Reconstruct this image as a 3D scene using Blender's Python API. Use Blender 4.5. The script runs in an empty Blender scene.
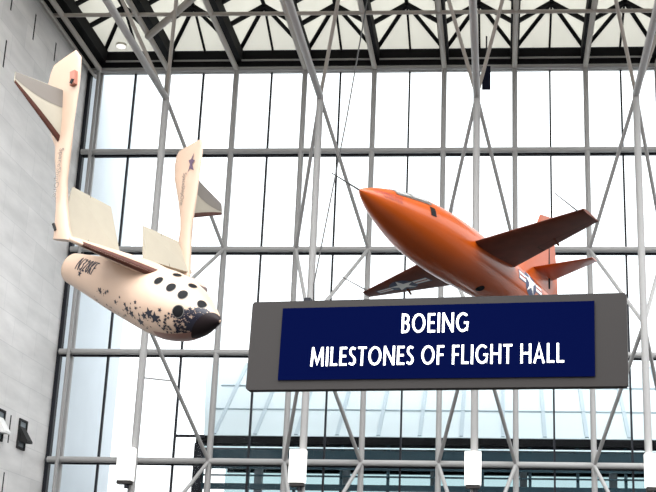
import bpy, bmesh, math, random
from mathutils import Vector, Matrix
random.seed(7)
S = bpy.context.scene
COL = S.collection
V = Vector
R_ = math.radians

# ------------------------------------------------------------------ camera, world, exposure
cam_d = bpy.data.cameras.new('camera')
cam = bpy.data.objects.new('camera', cam_d); COL.objects.link(cam)
cam_d.sensor_fit = 'HORIZONTAL'; cam_d.sensor_width = 36.0
cam_d.lens = 1252.27 / 656 * 36.0
cam_d.shift_x = (328 - 419.46) / 656
cam_d.clip_end = 600
rt, up, fw = V((.99790, .06140, .02030)), V((-.0006, -.3049, .9524)), V((-.0647, .9504, .3042))
fw.normalize(); rt = (rt - fw * rt.dot(fw)).normalized(); up = rt.cross(fw)
M = Matrix((rt, up, -fw)).transposed().to_4x4()
M.translation = V((2.008, -40.587, 1.6))
cam.matrix_world = M
S.camera = cam
EYE = V((2.008, -40.587, 1.6))

SKY_N, SKY_S, SKY_LOW, SKY_E0, SKY_E1 = 1.7, 8.0, 3.2, .3, .8
w = bpy.data.worlds.new('overcast_sky'); S.world = w; w.use_nodes = True
nt = w.node_tree; nt.nodes.clear()
tc = nt.nodes.new('ShaderNodeTexCoord'); sp = nt.nodes.new('ShaderNodeSeparateXYZ')
mr = nt.nodes.new('ShaderNodeMapRange'); mr.inputs[1].default_value = -1; mr.inputs[2].default_value = 1
rp = nt.nodes.new('ShaderNodeValToRGB')
rp.color_ramp.elements[0].position = .46; rp.color_ramp.elements[0].color = (.05, .05, .05, 1)
rp.color_ramp.elements[1].position = .52; rp.color_ramp.elements[1].color = (.97, .985, 1, 1)
bg = nt.nodes.new('ShaderNodeBackground'); bg.inputs['Strength'].default_value = 1.25
wo = nt.nodes.new('ShaderNodeOutputWorld')
nt.links.new(tc.outputs['Generated'], sp.inputs[0]); nt.links.new(sp.outputs['Z'], mr.inputs[0])
nt.links.new(mr.outputs[0], rp.inputs[0]); nt.links.new(rp.outputs[0], bg.inputs['Color'])
def mrange(src, a, b, c, d):
    q = nt.nodes.new('ShaderNodeMapRange'); q.interpolation_type = 'SMOOTHSTEP'
    for i, v in ((1, a), (2, b), (3, c), (4, d)): q.inputs[i].default_value = v
    nt.links.new(src, q.inputs[0]); return q
south = mrange(sp.outputs['Y'], .25, -.45, 0, 1)                      # brighter high cloud in the south, behind the hall
high = mrange(sp.outputs['Z'], SKY_E0, SKY_E1, SKY_LOW, SKY_S)
mixs = nt.nodes.new('ShaderNodeMix'); mixs.data_type = 'FLOAT'; mixs.inputs[2].default_value = SKY_N
nt.links.new(south.outputs[0], mixs.inputs[0]); nt.links.new(high.outputs[0], mixs.inputs[3]); nt.links.new(mixs.outputs[0], bg.inputs['Strength'])
nt.links.new(bg.outputs[0], wo.inputs[0])

vs = S.view_settings
vs.view_transform = 'Standard'; vs.look = 'None'; vs.exposure = 0.35; vs.gamma = 1.0
vs.use_curve_mapping = False
S.display_settings.display_device = 'sRGB'
S.cycles.transparent_max_bounces = 40
S.cycles.use_denoising = True

# ------------------------------------------------------------------ materials
def mat(name, col, rough=.5, metal=0., coat=0., emit=None, es=0., spec=.5, noise=0., nscale=6.):
    m = bpy.data.materials.new(name); m.use_nodes = True
    b = m.node_tree.nodes['Principled BSDF']
    b.inputs['Base Color'].default_value = (*col, 1); b.inputs['Roughness'].default_value = rough
    b.inputs['Metallic'].default_value = metal; b.inputs['Coat Weight'].default_value = coat
    b.inputs['Coat Roughness'].default_value = .08
    b.inputs['Specular IOR Level'].default_value = spec
    if emit: b.inputs['Emission Color'].default_value = (*emit, 1); b.inputs['Emission Strength'].default_value = es
    if noise:
        n = m.node_tree; t = n.nodes.new('ShaderNodeTexCoord'); q = n.nodes.new('ShaderNodeTexNoise')
        q.inputs['Scale'].default_value = nscale; q.inputs['Detail'].default_value = 6
        r = n.nodes.new('ShaderNodeValToRGB')
        r.color_ramp.elements[0].position = .3; r.color_ramp.elements[1].position = .7
        r.color_ramp.elements[0].color = (*[max(0, c * (1 - noise)) for c in col], 1)
        r.color_ramp.elements[1].color = (*[min(1, c * (1 + noise)) for c in col], 1)
        n.links.new(t.outputs['Object'], q.inputs['Vector']); n.links.new(q.outputs['Fac'], r.inputs[0])
        n.links.new(r.outputs[0], b.inputs['Base Color'])
    return m

def stone_mat():
    m = bpy.data.materials.new('marble_panels'); m.use_nodes = True
    n = m.node_tree; b = n.nodes['Principled BSDF']; b.inputs['Roughness'].default_value = .55
    t = n.nodes.new('ShaderNodeTexCoord'); s = n.nodes.new('ShaderNodeSeparateXYZ'); c = n.nodes.new('ShaderNodeCombineXYZ')
    n.links.new(t.outputs['Object'], s.inputs[0]); n.links.new(s.outputs['Y'], c.inputs[0]); n.links.new(s.outputs['Z'], c.inputs[1])
    br = n.nodes.new('ShaderNodeTexBrick')
    br.inputs['Scale'].default_value = 1; br.inputs['Brick Width'].default_value = 1.9; br.inputs['Row Height'].default_value = .92
    br.inputs['Mortar Size'].default_value = .012; br.inputs['Mortar Smooth'].default_value = .2
    br.inputs['Color1'].default_value = (.76, .74, .725, 1); br.inputs['Color2'].default_value = (.69, .675, .66, 1)
    br.inputs['Mortar'].default_value = (.61, .60, .59, 1); br.inputs['Bias'].default_value = .1
    n.links.new(c.outputs[0], br.inputs['Vector'])
    nz = n.nodes.new('ShaderNodeTexNoise'); nz.inputs['Scale'].default_value = .9; nz.inputs['Detail'].default_value = 8
    mp = n.nodes.new('ShaderNodeMapping'); mp.inputs['Scale'].default_value = (1, .6, 2.6); n.links.new(t.outputs['Object'], mp.inputs[0])
    n.links.new(mp.outputs[0], nz.inputs['Vector'])
    r = n.nodes.new('ShaderNodeMapRange'); r.inputs[1].default_value = .3; r.inputs[2].default_value = .7; r.inputs[3].default_value = .88; r.inputs[4].default_value = 1.1
    n.links.new(nz.outputs['Fac'], r.inputs[0])
    mx = n.nodes.new('ShaderNodeMix'); mx.data_type = 'RGBA'; mx.blend_type = 'MULTIPLY'; mx.inputs[0].default_value = 1
    n.links.new(br.outputs['Color'], mx.inputs[6]); n.links.new(r.outputs[0], mx.inputs[7]); n.links.new(mx.outputs[2], b.inputs['Base Color'])
    return m

def glass_mat(name='window_glass', tint=(.97, .985, .99), gloss=.12):
    m = bpy.data.materials.new(name); m.use_nodes = True; n = m.node_tree; n.nodes.clear()
    o = n.nodes.new('ShaderNodeOutputMaterial'); tr = n.nodes.new('ShaderNodeBsdfTransparent'); gl = n.nodes.new('ShaderNodeBsdfGlossy')
    tr.inputs[0].default_value = (*tint, 1); gl.inputs['Roughness'].default_value = .03
    f = n.nodes.new('ShaderNodeFresnel'); f.inputs[0].default_value = 1.3
    k = n.nodes.new('ShaderNodeMath'); k.operation = 'MULTIPLY'; k.inputs[1].default_value = gloss
    mx = n.nodes.new('ShaderNodeMixShader')
    n.links.new(f.outputs[0], k.inputs[0]); n.links.new(k.outputs[0], mx.inputs[0]); n.links.new(tr.outputs[0], mx.inputs[1]); n.links.new(gl.outputs[0], mx.inputs[2])
    n.links.new(mx.outputs[0], o.inputs[0]); return m

def translucent_mat(name, col):
    m = bpy.data.materials.new(name); m.use_nodes = True; n = m.node_tree; n.nodes.clear()
    o = n.nodes.new('ShaderNodeOutputMaterial'); a = n.nodes.new('ShaderNodeBsdfTranslucent'); a.inputs[0].default_value = (*col, 1)
    d = n.nodes.new('ShaderNodeBsdfDiffuse'); d.inputs[0].default_value = (*col, 1)
    mx = n.nodes.new('ShaderNodeMixShader'); mx.inputs[0].default_value = .15
    n.links.new(a.outputs[0], mx.inputs[1]); n.links.new(d.outputs[0], mx.inputs[2]); n.links.new(mx.outputs[0], o.inputs[0]); return m

STONE = stone_mat(); GLASS = glass_mat()
STEEL = mat('pale_grey_painted_steel', (.33, .325, .318), .5, spec=.3)
BEIGE = mat('warm_white_painted_steel', (.33, .30, .265), .5)
MULL = mat('grey_mullion', (.34, .335, .33), .5)
DARKM = mat('dark_bronze_mullion', (.014, .015, .02), .6, spec=.2)
BLACK = mat('black_roof_steel', (.006, .006, .007), .7, spec=.12)
CREAM = translucent_mat('cream_skylight', (.44, .43, .38))
FLOOR = mat('dark_carpet', (.018, .016, .015), .35, noise=.15, nscale=3)
GROUND = mat('plaza_paving', (.4, .4, .4), .8, noise=.1)
OUTW = mat('pale_outside_stone', (.60, .65, .69), .7, noise=.03, nscale=1)
SIGNG = mat('sign_grey_paint', (.031, .0275, .026), .6, spec=.2)
BLUE = mat('navy_display_panel', (.0008, .0016, .010), .6, emit=(.026, .077, 1), es=.036, spec=.0)
LETTER = mat('lit_white_letters', (.9, .9, .9), .4, emit=(.95, .98, 1), es=1.1)
LAMPW = mat('lit_white_diffuser', (.9, .9, .88), .4, emit=(1, .98, .95), es=.8)
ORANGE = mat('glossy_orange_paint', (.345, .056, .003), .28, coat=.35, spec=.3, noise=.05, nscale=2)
WINGO = mat('shaded_orange_wing_paint', (.115, .03, .017), .5, spec=.15, noise=.16, nscale=3)  # orange darkened in the colour itself for the shade under the wings
CANGL = mat('canopy_glazing', (.60, .62, .62), .12, coat=.5)
WHITE = mat('cream_white_paint', (.50, .355, .262), .4, coat=.15, noise=.02, nscale=2)
WHITE2 = mat('cream_white_composite', (.37, .335, .265), .5, noise=.03, nscale=3)
GREYC = mat('grey_control_surface', (.19, .17, .15), .5, spec=.2)
BROWN = mat('brown_heat_shield_paint', (.075, .026, .018), .5, spec=.2, noise=.2, nscale=5)
NAVY = mat('navy_blue_paint', (.005, .005, .015), .4)
STARW = mat('insignia_white', (.72, .72, .70), .45)
STARB = mat('insignia_blue', (.015, .025, .075), .45)
STARR = mat('insignia_red', (.25, .02, .012), .45)
PORT = mat('dark_porthole_glass', (.010, .010, .011), .45, spec=.06)
RIM = mat('porthole_rim', (.12, .11, .10), .4)
WIRE = mat('steel_wire', (.10, .10, .10), .5, metal=.5)
FRAMEG = mat('hatch_blue_grey_frame', (.16, .19, .21), .5)
SLOT = mat('dark_open_joint', (.01, .01, .01), .9)
TEAL = mat('dark_teal_glass_panel', (.018, .042, .055), .4, spec=.2)
PALEROOF = mat('pale_glass_roof', (.50, .57, .59), .6)  # pale diffuse colour stands in for sky reflected in the glass
STREAK = mat('bluish_roof_bar', (.35, .42, .46), .6)
STRIP = mat('lit_strip', (.8, .9, .9), .4, emit=(.6, .85, .95), es=.22)

# ------------------------------------------------------------------ mesh helpers
def link(name, bm, m, parent=None, local=False, smooth=False):
    bmesh.ops.recalc_face_normals(bm, faces=bm.faces)
    me = bpy.data.meshes.new(name); bm.to_mesh(me); bm.free()
    for x in (m if isinstance(m, (list, tuple)) else [m]): me.materials.append(x)
    if smooth:
        for p in me.polygons: p.use_smooth = True
        try: me.set_sharp_from_angle(angle=R_(40))
        except Exception: pass
    o = bpy.data.objects.new(name, me); COL.objects.link(o)
    if parent is not None:
        o.parent = parent
        if not local: o.matrix_parent_inverse = PM.get(parent.name, Matrix.Identity(4)).inverted()
    return o
PM = {}
def tag(o, label=None, cat=None, group=None, kind=None):
    if label: o['label'] = label
    if cat: o['category'] = cat
    if group: o['group'] = group
    if kind: o['kind'] = kind
    return o
def empty(name, mtx, label=None, cat=None, group=None, kind=None):
    o = bpy.data.objects.new(name, None); COL.objects.link(o); o.empty_display_size = .3
    if not isinstance(mtx, Matrix): mtx = Matrix.Translation(V(mtx))
    o.matrix_world = mtx; PM[o.name] = mtx.copy()
    return tag(o, label, cat, group, kind)
def box(bm, a, b):
    x0, y0, z0 = a; x1, y1, z1 = b
    v = [bm.verts.new(p) for p in [(x0,y0,z0),(x1,y0,z0),(x1,y1,z0),(x0,y1,z0),(x0,y0,z1),(x1,y0,z1),(x1,y1,z1),(x0,y1,z1)]]
    for f in [(0,3,2,1),(4,5,6,7),(0,1,5,4),(1,2,6,5),(2,3,7,6),(3,0,4,7)]: bm.faces.new([v[i] for i in f])
def BOX(a, b): bm = bmesh.new(); box(bm, a, b); return bm
def tube(bm, a, b, r, seg=12, r2=None):
    a, b = V(a), V(b); d = (b - a).normalized(); h = V((0,0,1)) if abs(d.z) < .9 else V((1,0,0))
    u = d.cross(h).normalized(); v = d.cross(u); r2 = r if r2 is None else r2
    A = [bm.verts.new(a + (u*math.cos(t) + v*math.sin(t))*r) for t in [2*math.pi*i/seg for i in range(seg)]]
    B = [bm.verts.new(b + (u*math.cos(t) + v*math.sin(t))*r2) for t in [2*math.pi*i/seg for i in range(seg)]]
    for i in range(seg): bm.faces.new((A[i], A[(i+1)%seg], B[(i+1)%seg], B[i]))
    bm.faces.new(A[::-1]); bm.faces.new(B)
def TUBE(a, b, r, seg=14, r2=None): bm = bmesh.new(); tube(bm, a, b, r, seg, r2); return bm
def beam(bm, a, b, wd, ht):
    a, b = V(a), V(b); d = (b - a).normalized(); u = d.cross(V((0,0,1)))
    if u.length < 1e-4: u = V((1,0,0))
    u.normalize(); v = u.cross(d)
    q = [(-1,-1),(1,-1),(1,1),(-1,1)]
    A = [bm.verts.new(a + u*wd/2*i + v*ht/2*j) for i,j in q]; B = [bm.verts.new(b + u*wd/2*i + v*ht/2*j) for i,j in q]
    for i in range(4): bm.faces.new((A[i], A[(i+1)%4], B[(i+1)%4], B[i]))
    bm.faces.new(A[::-1]); bm.faces.new(B)
def BEAM(*a): bm = bmesh.new(); beam(bm, *a); return bm
def loft(bm, rings, caps=True):
    vs_ = [[bm.verts.new(p) for p in r] for r in rings]; n = len(rings[0])
    for A, B in zip(vs_, vs_[1:]):
        for i in range(n): bm.faces.new((A[i], A[(i+1)%n], B[(i+1)%n], B[i]))
    if caps: bm.faces.new(vs_[0][::-1]); bm.faces.new(vs_[-1])
def LOFT(rings, caps=True): bm = bmesh.new(); loft(bm, rings, caps); return bm
def slab(bm, pts, off):
    """closed plate through the given outline, thickness vector off"""
    A = [bm.verts.new(V(p) - off*.5) for p in pts]; B = [bm.verts.new(V(p) + off*.5) for p in pts]; n = len(pts)
    bm.faces.new(A[::-1]); bm.faces.new(B)
    for i in range(n): bm.faces.new((A[i], A[(i+1)%n], B[(i+1)%n], B[i]))
def lerp(a, b, t): return a + (b - a)*t
def interp(x, xs, ys):
    if x <= xs[0]: return ys[0]
    for i in range(1, len(xs)):
        if x <= xs[i]: return lerp(ys[i-1], ys[i], (x - xs[i-1])/(xs[i] - xs[i-1]))
    return ys[-1]
def spline(x, xs, ys):
    """smooth (Catmull-Rom) interpolation"""
    if x <= xs[0]: return ys[0]
    if x >= xs[-1]: return ys[-1]
    i = 1
    while x > xs[i]: i += 1
    h = xs[i]-xs[i-1]; t = (x-xs[i-1])/h
    def sl(j):
        if j == 0: return (ys[1]-ys[0])/(xs[1]-xs[0])
        if j == len(xs)-1: return (ys[-1]-ys[-2])/(xs[-1]-xs[-2])
        return (ys[j+1]-ys[j-1])/(xs[j+1]-xs[j-1])
    m0, m1 = sl(i-1)*h, sl(i)*h
    return (2*t**3-3*t*t+1)*ys[i-1]+(t**3-2*t*t+t)*m0+(-2*t**3+3*t*t)*ys[i]+(t**3-t*t)*m1

# ------------------------------------------------------------------ setting
XW = -13.0; P = 2.5; XE = 12.5
LV = [0.0, 3.58, 7.21, 10.84, 14.47, 18.10, 21.28]
YG = 0.22                                        # plane of the glazing behind the pipes
tag(link('floor', BOX((XW-.5, -47, -.3), (30.6, .5, 0)), FLOOR), kind='structure')
tag(link('ground_outside', BOX((-60, .5, -.35), (60, 70, -.05)), GROUND), kind='structure')
wl = tag(link('wall_left', BOX((XW-.5, -16, 0), (XW, YG+.08, 23.5)), STONE), kind='structure')
for y, z0, z1 in [(-7.05, 19.92, 21.6), (-5.12, 19.9, 20.82), (-3.18, 20.1, 20.78), (-3.2, 7.25, 8.1), (-3.2, 5.2, 6.36), (-7.05, 18.0, 18.9), (-5.12, 7.3, 8.1)]:
    link('open_joint', BOX((XW-.1, y-.045, z0), (XW+.004, y+.045, z1)), SLOT, wl)
tag(link('wall_outside', BOX((XW-.6, YG+.3, -.05), (XW+.02, 7.0, 27)), OUTW), kind='structure')

tag(link('wall_right', BOX((30, -46.4, 0), (30.6, 0, 21)), mat('right_marble', (.25, .24, .235), .8)), kind='structure')  # unseen hall wall, put in to cut low light from the side
tag(link('wall_back_blocker', BOX((XW-.5, -47, 0), (30, -46.4, 17)), mat('rear_blocker_grey', (.16, .155, .15), .8)), kind='structure')  # unseen rear wall, placed and sized to block low south light
# glazed bays
edges = [XW] + [k*P for k in range(-5, 6)]
for i, (x0, x1) in enumerate(zip(edges, edges[1:])):
    wn = tag(link('window_%d' % (i+1), BEAM((x1, YG, 0), (x1, YG, 21.35), .10, .12), MULL), kind='structure')
    xm = (x0+x1)/2; cols = [(x0+.02, x1-.02)] if i == 0 else [(x0+.05, xm-.03), (xm+.03, x1-.05)]
    if i == 0: link('corner_mullion', BOX((x0+.0, YG-.12, 0), (x0+.13, YG+.1, 21.35)), DARKM, wn)
    else: link('dark_mullion', BOX((xm-.03, YG-.05, 0), (xm+.03, YG+.08, 21.35)), DARKM, wn)
    for z0, z1 in zip(LV, LV[1:]):
        for a, b in cols: link('pane', BOX((a, YG-.012, z0+.03), (b, YG+.012, z1-.03)), GLASS, wn)
        link('transom', BOX((x0+.03, YG-.06, z1-.125 if z1 < 21 else z1-.06), (x1, YG+.06, z1-.04 if z1 < 21 else z1+.05)), DARKM if z1 < 21 else MULL, wn)
dh = link('door_header', BOX((-8.75, YG-.06, 8.02), (-7.75, YG+.06, 8.10)), DARKM)
tag(dh, kind='structure'); dh.name = 'trim_1'

# ceiling: black fascia and valley beams, cream hipped skylights
ce = tag(link('ceiling', BOX((XW, .12, 21.46), (XE, .75, 22.06)), BLACK), kind='structure')
link('fascia_pipe', TUBE((XW, .05, 21.66), (XE, .05, 21.66), .035), STEEL, ce)
link('roof_edge', BOX((XW, .6, 22.0), (XE, 1.0, 22.5)), BLACK, ce)
YB = -12.5
link('wall_beam', BOX((XW, YB, 21.55), (XW+.28, .3, 22.3)), BLACK, ce)
for k in range(-5, 6):
    x = k*P
    link('valley_beam', BOX((x-.15, YB, 21.62), (x+.15, .3, 22.12)), BLACK, ce)
zv, zr, yr, y0 = 22.08, 22.86, -1.85, .15
for k in range(-6, 5):
    xa, xb = k*P, (k+1)*P; xm = (xa+xb)/2
    if k == -6: xa = XW+.2; xm = (xa+xb)/2
    bm = bmesh.new(); T = .03
    zz = zr if k > -6 else zv+.2
    p = lambda x, y, z: bm.verts.new((x, y, z+T))
    a0, b0, a1, b1, r0, r1 = p(xa,y0,zv), p(xb,y0,zv), p(xa,YB,zv), p(xb,YB,zv), p(xm,yr,zz), p(xm,YB,zz)
    for f in [(a0,b0,r0), (a0,r0,r1,a1), (b0,b1,r1,r0)]: bm.faces.new(f)
    bmesh.ops.solidify(bm, geom=bm.faces[:], thickness=.03)
    sk = link('skylight', bm, CREAM, ce)
    if k == -6: continue
    for q in (xa, xb): link('hip_bar', BEAM((q, y0, zv), (xm, yr, zr), .13, .14), BLACK, sk)
    link('hip_bar', BEAM((xm, y0, zv), (xm, yr, zr), .07, .09), BLACK, sk)
    link('ridge_bar', BEAM((xm, yr, zr), (xm, YB, zr), .12, .14), BLACK, sk)
    for j in range(10):
        y = yr - j*1.55
        if y < YB: break
        for q in (xa, xb): link('rafter', BEAM((q, y, zv), (xm, y, zr), .15, .18), BLACK, sk)

# horizontal pipes in front of the glass
words = {7.21: ('lowest visible grey horizontal pipe, crossing the dark entrance glass low on the window wall', 7.21),
         10.84: ('grey horizontal pipe on the glass wall passing just behind the navy hall sign', 10.84),
         14.47: ('grey horizontal pipe on the glass wall passing behind the tail of the orange rocket plane', 14.47),
         18.10: ('grey horizontal pipe on the glass wall above the orange plane, one below the topmost', 18.1),
         21.28: ('topmost thin grey horizontal pipe, directly under the black roof fascia', 21.28),
         3.58: ('grey horizontal pipe on the glass wall below the frame of view', 3.58)}
for z, (lab, _) in words.items():
    if z == 3.58: continue
    r = .10 if z < 21 else .085
    o = link('window_pipe', TUBE((XW+.12, 0, z), (XE, 0, z), r, 16), STEEL, smooth=True)
    tag(o, lab, 'steel pipe', 'horizontal pipes across the glass wall')

# truss columns
YF = -4.2
tl = {-8.75: 'triangular steel truss column at far left, partly behind the white spaceplane',
      -3.75: 'triangular steel truss column rising behind the left end of the navy sign, left of the orange nose',
      1.25: 'triangular steel truss column in the middle, crossing behind the orange fuselage',
      6.25: 'triangular steel truss column at far right, just right of the navy sign'}
for xc, lab in tl.items():
    t = empty('truss_column', (xc, YF, 0), lab, 'truss column', 'steel truss columns along the glass wall')
    link('front_chord', TUBE((xc, YF, 0), (xc, YF, 18.25), .11, 16), STEEL, t, smooth=True)
    for s in (-1.25, 1.25):
        xr = xc+s
        link('rear_chord', TUBE((xr, 0, 0), (xr, 0, 21.28), .095, 14), STEEL, t, smooth=True)
        for zf, za in [(3.58, 7.21), (10.84, 7.21), (10.84, 14.47), (18.25, 14.47), (3.58, 0.05)]:
            link('brace', TUBE((xc, YF, zf), (xr, 0, za), .062, 12), STEEL, t, smooth=True)
        link('roof_brace', TUBE((xc, YF, 18.25), (xr, -8.2, 21.28), .06, 12), BEIGE, t, smooth=True)
    if xc < -8: link('tie_rod', TUBE((xc, YF, 9.10), (xc+.53, YF+1.77, 9.36), .024, 8), STEEL, t)
    bm = bmesh.new(); tube(bm, (xc, YF+.02, 18.25), (xc, -12.5, 18.25), .11, 16); bmesh.ops.create_uvsphere(bm, u_segments=16, v_segments=10, radius=.112, matrix=Matrix.Translation((xc, YF, 18.25)))
    link('roof_chord', bm, STEEL, t, smooth=True)
for k, lab in ((-5, 'single grey steel post against the glass beside the stone wall'),):
    o = link('steel_post', TUBE((k*P, -.165, 0), (k*P, -.165, 21.15), .06, 14), STEEL, smooth=True); tag(o, lab, 'steel post')

# roof space frame of tubes
rf = empty('roof_frame', (0, YF, 21.3), 'white tubular steel frame under the skylights, running out from the window wall', 'roof frame')
for k in range(-5, 6):
    link('roof_tube', TUBE((k*P, .02, 21.28), (k*P, -12.5, 21.28), .092, 14), BEIGE, rf, smooth=True)
link('wall_tube', TUBE((-12.8, .42, 21.2), (-12.8, -12.5, 21.25), .06, 14), BEIGE, rf, smooth=True)
link('cross_tube', TUBE((-12.85, YF, 21.27), (XE, YF, 21.17), .068, 14), BEIGE, rf, smooth=True)
link('diagonal_tube', TUBE((-10, -2.75, 21.2), (-5.2, -8.4, 21.3), .12, 14), BEIGE, rf, smooth=True)

# ------------------------------------------------------------------ outside: entrance vestibule
ve = empty('entrance_vestibule', (2, 2, 0), 'glass entrance pavilion with sloping pale roof, dark fascia and lit strip, outside the window wall', 'entrance pavilion')
ang = R_(36); x0, x1, ye, ze = -8.45, 13.5, 2.0, 8.36
ry = 6.9; rz = ze + (ry-ye)*math.tan(ang)
bm = bmesh.new(); slab(bm, [(x0+.25, ye, ze), (x1, ye, ze), (x1, ry, rz), (x0-1.05, ry, rz)], V((0, 0, .06))); link('glass_roof', bm, PALEROOF, ve)
for i in range(16):
    x = x0+.6+i*1.42
    link('roof_bar', BEAM((x, ye+.05, ze+.06), (x, ry, rz+.06), .13, .08), STREAK, ve)
for f in (.33, .66):
    y = lerp(ye, ry, f); z = lerp(ze, rz, f)+.05
    link('roof_purlin', BOX((x0, y-.025, z-.02), (x1, y+.025, z+.03)), STREAK, ve)
link('back_slope', BOX((x0-1.05, ry, rz-.3), (x1, ry+.1, rz)), PALEROOF, ve)
link('fascia', BOX((x0, ye-.1, 8.10), (x1, ye+.25, ze-.01)), BLACK, ve)
link('light_strip', BOX((x0+.3, ye-.06, 7.955), (x1, ye+.04, 7.995)), STRIP, ve)
link('soffit', BOX((x0, ye+.1, 8.04), (x1, 7.5, 8.1)), DARKM, ve)
link('back_wall', BOX((x0, 7.2, 7.80), (x1, 7.4, 8.0)), TEAL, ve)
link('lower_glazing', BOX((x0, 6.9, 0), (x1, 6.95, 8.0)), glass_mat('tinted_glass', (.52, .61, .62), .2), ve)
link('front_glazing', BOX((x0, ye+.0, 7.24), (x1, ye+.05, 7.90)), TEAL, ve)
for z, h in ((7.0, .05), (6.55, .2), (6.08, .12), (5.3, .10)):
    link('rail', BOX((x0, ye-.02, z), (x1, ye+.1, z+h)), STREAK if z > 7 else TEAL, ve)
for i in range(15):
    x = x0+.25+i*1.6
    link('post', BOX((x-.05, ye+.06, 0), (x+.05, ye+.16, 8.1)), TEAL, ve)
link('end_post', BOX((x0-.05, ye-.05, 0), (x0+.28, ye+.2, 8.1)), DARKM, ve)
for i in range(7):
    x = x0+1.4+i*3.3
    link('inner_column', BOX((x-.14, 6.2, 0), (x+.14, 6.5, 8.0)), STREAK, ve)
link('inner_sill', BOX((x0, 7.2, 0), (x1, 7.4, 5.6)), TEAL, ve)

# ------------------------------------------------------------------ light boxes on the column fronts
ll = {-8.93: 'white lit box lamp on the far left truss column, below the spaceplane',
      -3.88: 'white lit box lamp below the left part of the navy sign',
      1.18: 'white lit box lamp below the middle of the navy sign',
      6.29: 'white lit box lamp at the right edge, right of the navy sign'}
for x, lab in ll.items():
    t = empty('column_lamp', (x, YF, 5.9), lab, 'box lamp', 'white box lamps on the truss columns')
    x += .04; bm = BOX((x-.235, YF-.42, 6.0), (x+.235, YF-.1, 6.95)); bmesh.ops.bevel(bm, geom=bm.edges[:], offset=.01, segments=2, affect='EDGES'); link('diffuser', bm, LAMPW, t)
    link('base_tray', BOX((x-.2, YF-.40, 5.9), (x+.2, YF-.1, 6.0)), SIGNG, t)
    link('socket', TUBE((x+.08, YF-.3, 5.78), (x+.08, YF-.3, 5.9), .07), DARKM, t)

# wall hatches in the stone
for y, mm, lab in ((-2.2, SLOT, 'dark tilted vent hatch in the stone wall, the one nearer the glass'), (-4.05, LAMPW, 'white tilted vent hatch in the stone wall at the left edge of the view')):
    t = empty('wall_hatch', (XW, y, 7.2), lab, 'vent hatch', 'vent hatches in the stone wall')
    bm = bmesh.new()
    for a, b in [((y-.33, 7.2), (y-.27, 8.13)), ((y+.27, 7.2), (y+.33, 8.13)), ((y-.27, 7.2), (y+.27, 7.27)), ((y-.27, 8.06), (y+.27, 8.13))]:
        box(bm, (XW-.05, a[0], a[1]), (XW+.05, b[0], b[1]))
    link('frame', bm, SLOT, t)
    link('backing', BOX((XW-.05, y-.27, 7.27), (XW+.01, y+.27, 8.06)), FRAMEG, t)
    bm = bmesh.new()
    A = [(XW+.02, y-.24, 7.9), (XW+.02, y+.24, 7.9), (XW+.30, y+.24, 7.46), (XW+.30, y-.24, 7.46)]
    B = [(XW+.02, y-.24, 7.42), (XW+.02, y+.24, 7.42), (XW+.30, y+.24, 7.40), (XW+.30, y-.24, 7.40)]
    va = [bm.verts.new(q) for q in A]; vb = [bm.verts.new(q) for q in B]
    bm.faces.new(va); bm.faces.new(vb)
    for i in range(4): bm.faces.new((va[i], va[(i+1)%4], vb[(i+1)%4], vb[i]))
    link('flap', bm, SLOT if mm is SLOT else STARW, t)

# round glowing disc for the bright spot at the leftmost skylight
t = empty('glow_disc', (-11.75, -.25, 22.1), 'small round glowing disc under the leftmost cream skylight', 'ceiling lamp')
link('housing', TUBE((-11.75, -.25, 22.13), (-11.75, -.25, 22.2), .19, 20), CREAM, t, smooth=True)
link('lens', TUBE((-11.75, -.25, 22.09), (-11.75, -.25, 22.13), .17, 20), LAMPW, t)

# hanging cable left of the rocket plane
pts_ = [(-1.95, -6.2, 21.9), (-2.61, -6.2, 16.56), (-3.06, -6.2, 13.47), (-3.35, -6.2, 11.48)]
bm = bmesh.new()
for a, b in zip(pts_, pts_[1:]): tube(bm, a, b, .022, 6)
tube(bm, (-3.35, -6.2, 11.48), (-3.6, YF-.1, 10.84), .022, 6)
tag(link('hanging_cable', bm, WIRE), 'thin dark slanting cable running down to the left of the orange nose', 'cable')
t = tag(link('blue_banner', BOX((1.37, -1.6, 19.7), (1.66, -1.5, 20.55)), mat('dark_banner', (.004, .005, .014), .8, spec=.1)), 'small dark blue panel hanging high under the roof beside the middle truss column', 'panel')
link('hanger', BOX((1.49, -1.57, 20.55), (1.54, -1.53, 21.7)), DARKM, t)

# ------------------------------------------------------------------ the hall sign
SM = Matrix(((.9898, .1415, .0131), (-.1418, .9897, .0204), (-.0100, -.0220, .9997))).to_4x4(); SM.translation = V((1.134, -24.656, 5.377))
sg = empty('hall_sign', SM, 'wide grey hanging sign with a navy panel and white lettering', 'sign')
bm = BOX((-2.53, 0, -.606), (2.5, .14, .612))
es = [e for e in bm.edges if abs(e.verts[0].co.x-e.verts[1].co.x) < 1e-6 and abs(e.verts[0].co.z-e.verts[1].co.z) < 1e-6]
bmesh.ops.bevel(bm, geom=es, offset=.02, segments=3, affect='EDGES')
link('housing', bm, SIGNG, sg, True)
pn = link('display_panel', BOX((-2.085, -.022, -.478), (2.09, .02, .507)), BLUE, sg, True)

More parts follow.
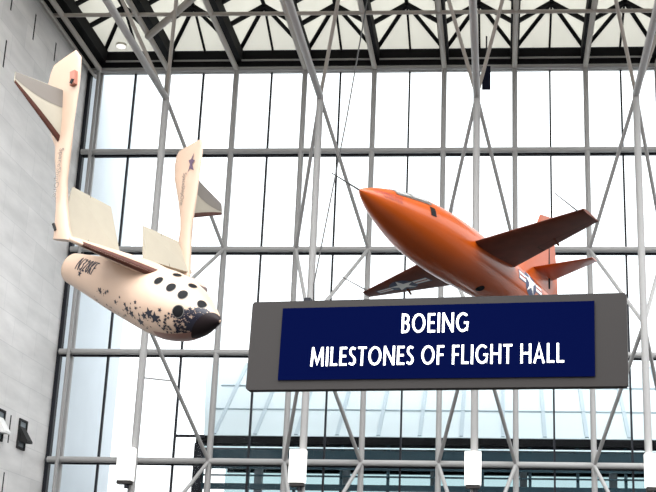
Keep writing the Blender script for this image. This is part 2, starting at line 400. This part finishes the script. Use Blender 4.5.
def stroke(bm, pts, wd, y, th=.012, closed=False):
    n = len(pts); L = []; Rr = []
    for i in range(n):
        p = V((pts[i][0], pts[i][1])); 
        a = V(pts[(i-1) % n]) if (closed or i > 0) else None; b = V(pts[(i+1) % n]) if (closed or i < n-1) else None
        d1 = (p-a).normalized() if a is not None else (b-p).normalized(); d2 = (b-p).normalized() if b is not None else d1
        n1 = V((-d1.y, d1.x)); n2 = V((-d2.y, d2.x)); m = (n1+n2).normalized(); k = min(2., 1/max(.3, m.dot(n1)))
        L.append(p+m*k*wd/2); Rr.append(p-m*k*wd/2)
    vs_ = [[bm.verts.new((q.x, y+dy, q.y)) for q in S_] for S_ in (L, Rr) for dy in (0, -th)]
    for i in range(n if closed else n-1):
        j = (i+1) % n
        bm.faces.new((vs_[1][i], vs_[1][j], vs_[3][j], vs_[3][i])); bm.faces.new((vs_[0][i], vs_[0][j], vs_[1][j], vs_[1][i]))
        bm.faces.new((vs_[2][i], vs_[2][j], vs_[3][j], vs_[3][i]))
    if not closed:
        for i in (0, n-1): bm.faces.new((vs_[0][i], vs_[1][i], vs_[3][i], vs_[2][i]))
def arc(cx, cy, rx, ry, a0, a1, n=18): return [(cx+rx*math.cos(R_(lerp(a0,a1,i/n))), cy+ry*math.sin(R_(lerp(a0,a1,i/n)))) for i in range(n+1)]
h = .07
GL = {
 'I': (.17, [[(.085,0),(.085,1)]]),
 'L': (.50, [[(.085,1),(.085,h),(.50,h)]]),
 'E': (.53, [[(.51,1-h),(.085,1-h),(.085,h),(.53,h)], [(.085,.51),(.47,.51)]]),
 'F': (.50, [[(.50,1-h),(.085,1-h),(.085,0)], [(.085,.50),(.46,.50)]]),
 'T': (.60, [[(0,1-h),(.60,1-h)], [(.30,1-h),(.30,0)]]),
 'H': (.74, [[(.085,0),(.085,1)], [(.655,0),(.655,1)], [(.085,.51),(.655,.51)]]),
 'N': (.80, [[(.085,0),(.085,1)], [(.715,0),(.715,1)], [(.09,.95),(.71,.05)]]),
 'M': (.94, [[(.075,0),(.135,1)], [(.865,0),(.805,1)], [(.145,.94),(.47,.14),(.795,.94)]]),
 'A': (.74, [[(.06,0),(.37,.95),(.68,0)], [(.17,.30),(.57,.30)]]),
 'O': (.92, [('c', arc(.46,.5,.38,.435,0,360,30)[:-1])]),
 'G': (.86, [arc(.46,.5,.38,.435,48,330,24)+[(.785,.14),(.785,.47),(.54,.47)]]),
 'B': (.57, [[(.085,0),(.085,1)], [(.085,1-h),(.26,1-h)]+arc(.27,.735,.19,.195,85,-85,10)+[(.085,.53)], [(.26,.53)]+arc(.28,.30,.21,.23,85,-85,10)+[(.085,h)]]),
 'S': (.48, [[(.43,.87)]+arc(.245,.735,.165,.195,60,225,10)+arc(.235,.27,.185,.20,50,-125,12)+[(.02,.14)]]),
}
def text_line(s, xa, xb, za, zb, tilt=0):
    gap = .15; wd = .40
    tot = sum(wd if c == ' ' else GL[c][0]+gap for c in s)-gap
    kx = (xb-xa)/tot; kz = zb-za; x = xa
    for c in s:
        if c == ' ': x += wd*kx; continue
        adv, st = GL[c]; bm = bmesh.new()
        for q in st:
            cl = isinstance(q, tuple); q = q[1] if cl else q
            stroke(bm, [(x+a*kx, za+b*kz) for a, b in q], .108*kz, -.022, closed=cl)
        link('letter', bm, LETTER, pn, True)
        x += (adv+gap)*kx
text_line('BOEING', -.430, .466, .126, .392)
text_line('MILESTONES OF FLIGHT HALL', -1.645, 1.703, -.303, -.044)
# bracket and hangers
for x in (-1.9, 1.9):
    link('hanger_rod', TUBE((x, .2, .6), (x, .2, .606), .01, 6), WIRE, sg, True)
bm = BOX((-1.83, .08, .6), (-1.74, .2, .68)); link('bracket', bm, DARKM, sg, True)

# ------------------------------------------------------------------ generic aircraft helpers
def foil_ring(le, te, tk, nrm, n=9):
    le, te, nrm = V(le), V(te), V(nrm); ch = (te-le).length
    up_, lo = [], []
    for i in range(n+1):
        c = (1-math.cos(math.pi*i/n))/2
        yt = tk*ch*(1.4845*math.sqrt(max(c,0)) - .63*c - 1.758*c*c + 1.4215*c**3 - .5075*c**4)*1.0
        p = le.lerp(te, c); up_.append(p+nrm*yt); lo.append(p-nrm*yt)
    return up_ + lo[-1:0:-1] if False else up_ + lo[-2:0:-1]
def foil_pt(le0, te0, le1, te1, tk, nrm, s, c, side, off=.006):
    le = V(le0).lerp(V(le1), s); te = V(te0).lerp(V(te1), s); ch = (te-le).length
    yt = tk*ch*(1.4845*math.sqrt(max(c,0)) - .63*c - 1.758*c*c + 1.4215*c**3 - .5075*c**4)
    return le.lerp(te, c)+V(nrm)*(yt+off)*side
def wing(le0, te0, le1, te1, tk, nrm, n=9, steps=6, c0=0., c1=1.):
    rings = []
    for i in range(steps+1):
        s = i/steps
        rings.append(foil_ring(V(le0).lerp(V(le1), s), V(te0).lerp(V(te1), s), tk, nrm, n))
    return LOFT(rings)
def body_grid(bm, fn, us, ths, offs=0., close=True):
    rows = [[bm.verts.new(fn(u, t_, offs)) for t_ in ths] for u in us]
    n = len(ths)
    for A, B in zip(rows, rows[1:]):
        for i in range(n if close else n-1): bm.faces.new((A[i], A[(i+1)%n], B[(i+1)%n], B[i]))
    return rows
def star_poly(r, n=5, rot=0, ri=.40): return [(math.cos(rot+math.pi*i/n)*(r if i % 2 == 0 else r*ri), math.sin(rot+math.pi*i/n)*(r if i % 2 == 0 else r*ri)) for i in range(2*n)]
def disc_poly(r, n=24, ry=None): return [(r*math.cos(2*math.pi*i/n), (ry or r)*math.sin(2*math.pi*i/n)) for i in range(n)]
def decal(bm, poly, fn, rings=3):
    """poly 2-D metres around a centre, fn(a, b) -> point on the surface"""
    c = bm.verts.new(fn(0, 0)); prev = None; n = len(poly)
    for j in range(1, rings+1):
        k = j/rings; cur = [bm.verts.new(fn(a*k, b*k)) for a, b in poly]
        for i in range(n):
            if prev is None: bm.faces.new((c, cur[i], cur[(i+1)%n]))
            else: bm.faces.new((prev[i], cur[i], cur[(i+1)%n], prev[(i+1)%n]))
        prev = cur
def quadgrid(bm, a0, a1, b0, b1, fn, n=8, m=3):
    g = [[bm.verts.new(fn(lerp(a0,a1,i/n), lerp(b0,b1,j/m))) for j in range(m+1)] for i in range(n+1)]
    for i in range(n):
        for j in range(m): bm.faces.new((g[i][j], g[i+1][j], g[i+1][j+1], g[i][j+1]))
def flat_text(s, size, bold=0.0):
    cu = bpy.data.curves.new('t', 'FONT'); cu.body = s; cu.size = size; cu.offset = bold; cu.resolution_u = 3
    ob = bpy.data.objects.new('t', cu); COL.objects.link(ob)
    dg = bpy.context.evaluated_depsgraph_get(); dg.update()
    me = bpy.data.meshes.new_from_object(ob.evaluated_get(dg))
    bpy.data.objects.remove(ob); bpy.data.curves.remove(cu)
    return me
def text_on(s, size, fn, bold=0., squash=(1, 1)):
    me = flat_text(s, size, bold); bm = bmesh.new(); bm.from_mesh(me); bpy.data.meshes.remove(me)
    bmesh.ops.subdivide_edges(bm, edges=[e for e in bm.edges if e.calc_length() > size*.3], cuts=1)
    xs = [v.co.x for v in bm.verts]; cx = (min(xs)+max(xs))/2
    for v in bm.verts: v.co = fn((v.co.x-cx)*squash[0], v.co.y*squash[1])
    return bm

# ------------------------------------------------------------------ orange rocket plane
XM = Matrix(((-.5253, .8506, -.0227), (-.8463, -.5194, .1184), (.0889, .0814, .9927))).to_4x4(); XM.translation = V((-1.148, -14.387, 11.3))
rp_ = empty('rocket_plane', XM, 'glossy orange bullet-nosed rocket plane hanging above the navy sign', 'aircraft')
bxs = [0, .1, .25, .6, 1.2, 2, 3, 4, 5.5, 7, 8.5, 9.3]; brs = [.02, .09, .165, .315, .49, .665, .755, .75, .68, .56, .38, .28]
def bf(x, th, off=0.):                           # th: 0 = top, +90 = port side, degrees
    r = spline(x, bxs, brs)+off; t_ = R_(th)
    return V((-x, r*math.sin(t_), -.2522*x/9.3+r*math.cos(t_)))
bm = bmesh.new()
us = [.0, .03, .07, .12, .18, .25, .35, .5, .7, .95]+[1.2+.3*i for i in range(28)]
rows = body_grid(bm, bf, us, [7.5*i for i in range(48)])
bm.faces.new(rows[0]); bm.faces.new(rows[-1])
fus = link('fuselage', bm, ORANGE, rp_, True, smooth=True)
link('exhaust', TUBE(bf(9.2, 0, -.28), bf(9.2, 0, -.28)+V((-.3, 0, 0)), .22, 20), DARKM, rp_, True, smooth=True)
bm = bmesh.new(); body_grid(bm, bf, [.95+.1*i for i in range(11)], [-58+6*i for i in range(21)], .014, close=False)
bmesh.ops.solidify(bm, geom=bm.faces[:], thickness=.03)
can = link('canopy', bm, CANGL, rp_, True, smooth=True)
bm = bmesh.new()
for a in (-58, -20, 20, 58):
    body_grid(bm, bf, [.9+.1*i for i in range(12)], [a-2.5, a+2.5], .025, close=False)
for x in (.92, 1.4, 1.95): body_grid(bm, bf, [x-.02, x+.02], [-58+6*i for i in range(21)], .025, close=False)
bmesh.ops.solidify(bm, geom=bm.faces[:], thickness=.02); link('window_frame', bm, GREYC, can, True)
# dorsal fairing
rings = []
for i in range(15):
    x = 2.0+i*.48; k = min(1, .3+i*.2); r = .11*k
    c = bf(x, 0, -.03); rings.append([c+V((0, 1.5*r*math.cos(2*math.pi*j/14), r*1.1*math.sin(2*math.pi*j/14)+.02)) for j in range(14)])
link('spine_fairing', LOFT(rings), ORANGE, rp_, True, smooth=True)
link('nose_probe', TUBE((.02, 0, 0), (1.0, 0, 0), .022, 8, .012), WIRE, rp_, True)
def insignia(parent, fn, r):
    """blue disc, white star, white bars with red stripe: one painted mark, one mesh"""
    bm = bmesh.new(); mi = []
    def paint(k):
        while len(mi) < len(bm.faces): mi.append(k)
    decal(bm, disc_poly(r), lambda a, b: fn(a, b, .004)); paint(0)
    for s in (-1, 1):
        for q in (-1, 1): quadgrid(bm, s*r*.92, s*r*2.05, q*r*.30, q*r*.40, lambda a, b: fn(a, b, .005), m=1)
        quadgrid(bm, s*r*2.0, s*r*2.1, -r*.40, r*.40, lambda a, b: fn(a, b, .005), n=1); paint(0)
        quadgrid(bm, s*r*.92, s*r*2.0, -r*.30, r*.30, lambda a, b: fn(a, b, .006)); paint(1)
        quadgrid(bm, s*r*.95, s*r*1.95, -r*.08, r*.08, lambda a, b: fn(a, b, .008), m=1); paint(2)
    decal(bm, star_poly(r*.98, 5, math.pi/2), lambda a, b: fn(a, b, .009)); paint(1)
    bm.faces.ensure_lookup_table()
    for f, k in zip(bm.faces, mi): f.material_index = k
    return link('insignia', bm, [STARB, STARW, STARR], parent, True)
def side(x0, th0):
    def f(a, b, off=.006):
        x = x0+a; r = spline(x, bxs, brs); return bf(x, th0-math.degrees(b/r), off)
    return f
insignia(rp_, side(6.52, 86), .33)
bm = bmesh.new(); quadgrid(bm, -.09, .09, -.12, .12, lambda a, b: side(1.98, 78)(a, b, .006)); link('side_window', bm, PORT, rp_, True)
bm = bmesh.new(); decal(bm, disc_poly(.12), lambda a, b: side(4.68, 164)(a, b, .006)); link('belly_port', bm, PORT, rp_, True)
bm = text_on('Glamorous', .17, lambda a, b: side(.68, 78)(a, b, .006)); link('nose_lettering', bm, STARR, rp_, True)
bm = text_on('Glennis', .17, lambda a, b: side(.78, 92)(a, b, .006)); link('nose_lettering', bm, STARR, rp_, True)
# wings: port (towards the hall) and starboard
Wp = dict(le0=(-3.60, .35, -.10), te0=(-5.78, .25, -.02), le1=(-3.69, 3.67, .01), te1=(-4.62, 3.58, .08))
Ws = dict(le0=(-3.60, -.35, -.15), te0=(-5.78, -.25, -.10), le1=(-4.60, -3.42, -.10), te1=(-5.30, -3.72, .06))
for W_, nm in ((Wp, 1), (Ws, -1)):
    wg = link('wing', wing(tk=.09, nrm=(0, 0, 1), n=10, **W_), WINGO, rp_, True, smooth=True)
    fn = lambda a, b, W_=W_, k=-1, o=.004: foil_pt(W_['le0'], W_['te0'], W_['le1'], W_['te1'], .09, (0, 0, 1), a, b, k, o)
    bm = bmesh.new(); quadgrid(bm, .45, .96, .745, .755, fn, m=1); quadgrid(bm, .447, .453, .75, .995, fn, n=1); link('aileron_gap', bm, SLOT, wg, True)
    bm = bmesh.new(); fl = lambda a, b: V(fn(a, b, o=0)); 
    tube(bm, fn(.62, .72, o=-.01), fn(.62, .90, o=.12), .03, 8); link('aileron_hinge', bm, WINGO, wg, True)
    le = V(W_['le1']).lerp(V(W_['le0']), .05); link('wing_probe', TUBE(le+V((-.1, 0, 0)), le+V((1.05, 0, .02)), .018, 8, .010), WIRE, wg, True)
    if nm < 0:
        Lw = (V(W_['le1'])-V(W_['le0'])).length
        def wf(a, b, off=.004):
            s = .60-a/Lw; ch = lerp(2.18, .76, s); return foil_pt(W_['le0'], W_['te0'], W_['le1'], W_['te1'], .09, (0, 0, 1), s, .47-b/ch, -1, off)
        insignia(wg, wf, .42)
# tail
fin = link('fin', LOFT([foil_ring((-6.6, 0, .25), (-9.05, 0, .2), .07, (0, 1, 0)), foil_ring((-7.3, .05, 1.2), (-8.98, .05, 1.1), .07, (0, 1, 0)), foil_ring((-7.95, .15, 2.55), (-8.68, .15, 2.72), .06, (0, 1, 0))]), ORANGE, rp_, True, smooth=True)
bm = bmesh.new(); beam(bm, (-8.45, .06, .5), (-8.42, .13, 2.45), .10, .012); link('rudder_gap', bm, SLOT, fin, True)
link('stabilizer', wing((-7.55, .02, .83), (-8.72, .02, .83), (-8.01, 1.66, .88), (-8.47, 1.58, .95), .08, (0, 0, 1)), ORANGE, rp_, True, smooth=True)
link('stabilizer', wing((-7.55, -.02, .83), (-8.72, -.02, .83), (-8.01, -1.66, .84), (-8.47, -1.58, .84), .08, (0, 0, 1)), ORANGE, rp_, True, smooth=True)
c = bf(3.02, 40, -.02); link('antenna', TUBE(c, c+V((-.03, .05, .26)), .012, 6, .006), WIRE, rp_, True)

# ------------------------------------------------------------------ white spaceplane
PMx = Matrix(((.8178, .4198, .3936), (-.3970, .9067, -.1423), (-.4166, -.0399, .9082))).to_4x4(); PMx.translation = V((-4.101, -12.606, 8.561))
sp_ = empty('spaceplane', PMx, 'cream white twin-boom spaceplane with star pattern on its nose, hanging beside the stone wall', 'aircraft')
N_, T_ = V((-.31, -.269, -.023)), V((-5.962, -.076, -.329)); AX = (T_-N_).normalized(); LN = (T_-N_).length
LF = V((0, 1, 0)); LF = (LF-AX*LF.dot(AX)).normalized(); UPx = LF.cross(AX)
if UPx.z < 0: UPx = -UPx
fu = [0, .012, .03, .055, .08, .12, .16, .22, .28, .34, .4, .5, .62, .75, .88, .97, 1]
fr = [.02, .09, .18, .29, .39, .53, .64, .74, .80, .815, .80, .755, .68, .57, .46, .39, .35]
zo = lambda u: interp(u, [0, .08, .2, .35, .55, 1], [0, -.08, -.075, -.04, 0, 0])
def sf(u, th, off=0.):                           # th: 0 top, negative = starboard (near side)
    r = spline(u, fu, fr)+off; t_ = R_(th)
    return N_+AX*(u*LN)+UPx*(r*math.cos(t_)+zo(u))+LF*(r*math.sin(t_))
us = [0, .004, .012, .02, .03, .042, .055, .067, .08, .1, .12]+[.14+.02*i for i in range(41)]+[.955]
bm = bmesh.new(); rows = body_grid(bm, sf, us, [7.5*i for i in range(48)]); bm.faces.new(rows[0])
# rounded tail with nozzle opening
link_r = [[V(sf(.955, 7.5*i, -.10))+AX*.05 for i in range(48)], [V(sf(.955, 7.5*i, -.2))+AX*.03 for i in range(48)]]
last = rows[-1]
for rg in link_r:
    cur = [bm.verts.new(q) for q in rg]
    for i in range(48): bm.faces.new((last[i], last[(i+1)%48], cur[(i+1)%48], cur[i]))
    last = cur
bm.faces.new(last)
sfu = link('fuselage', bm, WHITE, sp_, True, smooth=True)
link('nozzle', TUBE(T_-AX*.26, T_-AX*.16, .12, 20, .15), DARKM, sp_, True, smooth=True)
def sside(u0, th0):
    def f(a, b, off=.006):
        u = max(.003, u0-a/LN); r = max(.1, spline(u, fu, fr)); return sf(u, th0+math.degrees(b/r), off)
    return f
# portholes
for u0, t0, r in [(.298, -58, .118), (.225, -58, .125), (.162, -58, .125), (.142, -96, .14), (.275, -24, .11), (.179, -22, .11), (.085, -44, .11), (.298, 58, .118), (.225, 58, .125), (.162, 58, .125)]:
    f = sside(u0, t0); bm = bmesh.new(); decal(bm, disc_poly(r*.95, 24, r*1.12), lambda a, b: f(a, b, .006)); ph = link('porthole', bm, RIM, sp_, True)
    bm = bmesh.new(); decal(bm, disc_poly(r*.82, 24, r*.98), lambda a, b: f(a, b, .011)); link('porthole_glass', bm, PORT, ph, True)
# star livery
bm = bmesh.new()
def star(u0, t0, r, rot):
    f = sside(u0, t0); decal(bm, star_poly(r, 5, rot, .45), lambda a, b: f(a, b, .0045), rings=1)
for u0, t0, r in [(.272, -117, .12), (.417, -127, .085), (.616, -120, .06), (.24, -122, .13), (.385, -132, .10), (.43, -120, .05), (.33, -140, .11), (.30, -125, .09), (.80, -100, .075), (.50, -125, .06), (.56, -112, .045), (.36, -108, .05), (.22, -105, .05), (.47, -112, .035)]: star(u0, t0, r*1.25, random.uniform(0, 6.28))
for i in range(1250):
    u = .045+abs(random.gauss(0, .10)); t0 = random.uniform(-178, 178)
    lim = interp(u, [.03, .08, .12, .2, .3, .42], [48, 60, 88, 112, 130, 150])
    if abs(t0) < lim or u > .42: continue
    k = math.exp(-((u-.05)/.12)**2)
    star(u, t0, random.uniform(.022, .045)+k*.022, random.uniform(0, 6.28))
for i in range(60):
    u = random.uniform(.3, .68); t0 = -random.uniform(112, 170)
    star(u, t0, random.uniform(.015, .05), random.uniform(0, 6.28))
link('star_livery', bm, NAVY, sp_, True)
# dark nose underside and brown belly
bm = bmesh.new(); cols = [-180+6*i for i in range(61)]
ub = lambda th: interp(abs(th), [0, 49, 100, 151, 180], [.012, .038, .062, .09, .11])
body_grid(bm, lambda k, th, o: sf(.002+k*ub(th), th, .009), [i/8 for i in range(9)], cols[:-1])
link('nose_shield', bm, mat('dark_nose_paint', (.016, .010, .011), .5, spec=.2), sp_, True, smooth=True)
bm = bmesh.new(); body_grid(bm, sf, [.09+.02*i for i in range(10)], [152+4*i for i in range(15)], .0065, close=False); link('belly_shield', bm, mat('brown_belly_paint', (.27, .14, .11), .45), sp_, True, smooth=True)
# registration
GL['3'] = (.5, [arc(.24,.73,.19,.20,150,-85,12)+[(.18,.53)], [(.2,.53)]+arc(.25,.29,.20,.22,85,-150,12)])
GL['2'] = (.5, [arc(.25,.72,.19,.21,160,-20,12)+[(.06,h),(.5,h)]])
GL['8'] = (.52, [('c', arc(.26,.74,.17,.20,0,360,16)[:-1]), ('c', arc(.26,.29,.20,.22,0,360,16)[:-1])])
GL['K'] = (.56, [[(.085,0),(.085,1)], [(.52,1),(.12,.5),(.54,0)]])
def registration(fn, wd, ht):
    bm = bmesh.new(); tot = sum(GL[c][0]+.2 for c in 'N328KF')-.2; kx = wd/tot; x = -wd/2
    for c in 'N328KF':
        for q in GL[c][1]:
            cl = isinstance(q, tuple); q = q[1] if cl else q
            q = [(x+a*kx, b*ht) for a, b in q]; fine = []
            for i, p in enumerate(q):
                nx_ = q[(i+1) % len(q)]
                if i == len(q)-1 and not cl: fine.append(p); break
                m_ = max(1, int(math.hypot(nx_[0]-p[0], nx_[1]-p[1])/.03))
                fine += [(lerp(p[0], nx_[0], j/m_), lerp(p[1], nx_[1], j/m_)) for j in range(m_)]
            stroke(bm, fine, .042, 0, .001, closed=cl)
        x += (GL[c][0]+.2)*kx
    for v in bm.verts: v.co = fn(v.co.x, v.co.z)
    bmesh.ops.remove_doubles(bm, verts=bm.verts, dist=.0004)
    link('registration', bm, NAVY, sp_, True)
registration(lambda a, b: sside(.775, -93)(a, b, .007), .84, .37)
registration(lambda a, b: sside(.775, 63)(-a, -b, .007), .84, .37)
# fixed forward wing, near and far
def half_wing(sgn, le0, te0, le1, te1):
    rings = []
    for i in range(9):
        s = i/8; rings.append(foil_ring(V(le0).lerp(V(le1), s), V(te0).lerp(V(te1), s), .17, (0, 0, 1), 10))
    for k, d in ((.8, .05), (.45, .09)):
        c = V(le1).lerp(V(te1), .5); o = V((0, sgn*d, 0))
        rings.append([c+(p-c)*k+o for p in rings[8]])
    wg = link('wing', LOFT(rings), WHITE, sp_, True, smooth=True)
    bm = bmesh.new()
    def f(s, q):
        k = (q-.5)*2; return foil_pt(le0, te0, le1, te1, .17, (0, 0, 1), s, lerp(.03, .085, min(1, s*1.6))*k*k, 1 if k > 0 else -1, .006)
    quadgrid(bm, .14, .97, .02, .98, f, n=10, m=10); link('leading_edge', bm, BROWN, wg, True, smooth=True)
    return wg
half_wing(-1, (-2.05, -.25, .40), (-4.50, -.25, .50), (-3.50, -2.26, .31), (-4.34, -2.28, .33))
half_wing(1, (-2.05, .25, .40), (-4.50, .25, .50), (-3.60, 2.55, .55), (-4.50, 2.60, .72))
# raised rear wing halves
def flap(pts, seam):
    a, b, c, d = [V(p) for p in pts]; nr = (b-a).cross(d-a).normalized(); bm = bmesh.new()
    th0, th1 = .13, .02
    A = [a+nr*th0/2, b+nr*th1/2, c+nr*th1/2, d+nr*th0/2]; B = [a-nr*th0/2, b-nr*th1/2, c-nr*th1/2, d-nr*th0/2]
    va = [bm.verts.new(p) for p in A]; vb = [bm.verts.new(p) for p in B]
    bm.faces.new(va); bm.faces.new(vb[::-1])
    for i in range(4): bm.faces.new((va[i], vb[i], vb[(i+1)%4], va[(i+1)%4]))
    fl = link('raised_wing_flap', bm, WHITE2, sp_, True)
    bm = bmesh.new(); k0, k1 = a.lerp(d, seam), b.lerp(c, seam)
    for sg_ in (1, -1): beam(bm, k0+nr*sg_*.064, k1+nr*sg_*.010, .012, .012)
    link('panel_seam', bm, SLOT, fl, True)
flap([(-4.22, -.33, .45), (-5.02, -.49, 1.48), (-4.91, -1.98, 1.49), (-4.25, -2.3, .30)], .55)
flap([(-4.42, .77, .60), (-5.02, .79, 1.42), (-5.13, 2.30, 1.47), (-4.50, 2.63, .80)], .50)
# booms
def boom(st, yfn, sgn):
    rings = []
    for (rx, rz), (lx, lz), tk in st:
        a = V((rx, yfn(rz), rz)); b = V((lx, yfn(lz), lz)); c = (a+b)/2; u = (a-b)/2; n_ = V((0, 1, 0))*tk/2
        rings.append([c+u*math.cos(t_)*1.0+n_*math.copysign(abs(math.sin(t_))**.8, math.sin(t_)) for t_ in [2*math.pi*i/20 for i in range(20)]])
    return link('tail_boom', LOFT(rings), WHITE, sp_, True, smooth=True)
near = boom([((-3.72,.30),(-4.36,.14),.22), ((-4.0,.55),(-4.42,.34),.24), ((-4.35,1.02),(-4.62,.82),.24), ((-4.66,1.56),(-4.99,1.48),.22), ((-4.82,2.03),(-5.29,1.91),.20), ((-4.93,2.35),(-5.45,2.2),.18), ((-5.15,2.96),(-6.15,2.75),.16), ((-5.42,3.82),(-6.52,3.55),.14), ((-5.58,4.2),(-6.57,3.82),.12), ((-5.71,4.46),(-6.57,4.0),.09), ((-5.98,4.58),(-6.57,4.04),.05)], lambda z: -2.25-.12*z, -1)
far = boom([((-4.2,.45),(-4.70,.35),.22), ((-4.44,.86),(-4.86,.70),.24), ((-4.81,1.52),(-5.28,1.52),.22), ((-5.03,1.91),(-5.39,1.8),.20), ((-5.17,2.26),(-5.60,2.12),.19), ((-5.35,2.75),(-5.92,2.5),.18), ((-5.54,3.19),(-6.42,3.04),.16), ((-5.74,3.68),(-6.66,3.42),.14), ((-5.87,3.99),(-6.76,3.68),.12), ((-6.02,4.25),(-6.75,3.82),.09), ((-6.15,4.40),(-6.72,3.86),.05)], lambda z: 2.5, 1)
# tailplanes with grey elevons and brown leading edges
def tailplane(le0, te0, le1, te1, h0, h1, nrm):
    nrm = V(nrm).normalized(); rings = []
    for i in range(6):
        s = i/5; rings.append(foil_ring(V(le0).lerp(V(le1), s), V(te0).lerp(V(te1), s), .09, nrm, 9))
    tp = link('tailplane', LOFT(rings), WHITE2, sp_, True, smooth=True)
    def f(side_, o): return lambda s, c: foil_pt(le0, te0, le1, te1, .09, nrm, s, c, side_, o)
    bm = bmesh.new()
    for sd in (1, -1):
        g = f(sd, .005); quadgrid(bm, 0, 1, 0, 1, lambda s, q: g(s, lerp(lerp(h0, h1, s), .985, q)), n=6, m=4)
    link('elevon', bm, GREYC, tp, True, smooth=True)
    bm = bmesh.new(); quadgrid(bm, 0, 1, 0, 1, lambda s, q: f(1 if q > .5 else -1, .006)(s, lerp(.10, .22, s)*((q-.5)*2)**2), n=8, m=8)
    link('leading_edge', bm, BROWN, tp, True, smooth=True)
tailplane((-5.28, -2.45, 2.24), (-5.84, -2.62, 3.57), (-5.83, -4.11, 3.12), (-5.98, -4.10, 3.37), .68, .34, (1, 0, .42))
tailplane((-5.40, 2.45, 2.12), (-5.83, 2.45, 3.36), (-5.80, 4.16, 2.75), (-5.96, 4.13, 3.05), .70, .28, (1, 0, .42))
# near boom: red-brown patch with dark light near the top; dark lamp at the bottom
def boom_pt(y, sg_, t): return lambda a, b: V((a, y, b))
bm = bmesh.new(); slab(bm, [(-5.74, -2.80, 4.0), (-5.61, -2.80, 4.09), (-5.46, -2.77, 3.78), (-5.57, -2.77, 3.69)], V((0, .16, 0))); link('tail_marking', bm, mat('faded_red_marking', (.40, .16, .11), .5), near, True)
bm = BOX((-5.57, -2.89, 3.74), (-5.50, -2.86, 3.86)); link('tail_light', bm, SLOT, near, True)
link('tip_light', TUBE((-4.28, -2.42, .36), (-4.42, -2.44, .48), .035, 8), SLOT, near, True)
# lettering down the booms, small crest
def along(c, d, e_, y):                          # d: text direction, e_: glyph up direction, in x-z
    return lambda a, b: V((c[0]+d[0]*a+e_[0]*b, y, c[1]+d[1]*a+e_[1]*b))
d_ = V((.42, -.907)); e_ = V((.907, .42))
bm = text_on('SpaceShipOne', .17, along((-5.93, 2.85), d_, e_, 2.40), squash=(1., 1)); link('boom_lettering', bm, GREYC, far, True)
bm = text_on('SpaceShipOne', .20, along((-4.90, 1.62), d_, e_, -2.62), squash=(1.1, 1)); link('boom_lettering', bm, GREYC, near, True)
bm = bmesh.new(); f = along((-6.03, 3.66), d_, e_, 2.415)
decal(bm, [(-.28, .05), (-.1, .0), (-.05, .1), (.06, .02), (.26, .10), (.18, -.04), (.28, -.10), (.05, -.06), (-.08, -.12), (-.1, -.04)], f, rings=1); link('boom_crest', bm, mat('crest_purple', (.10, .06, .10), .5), far, True)
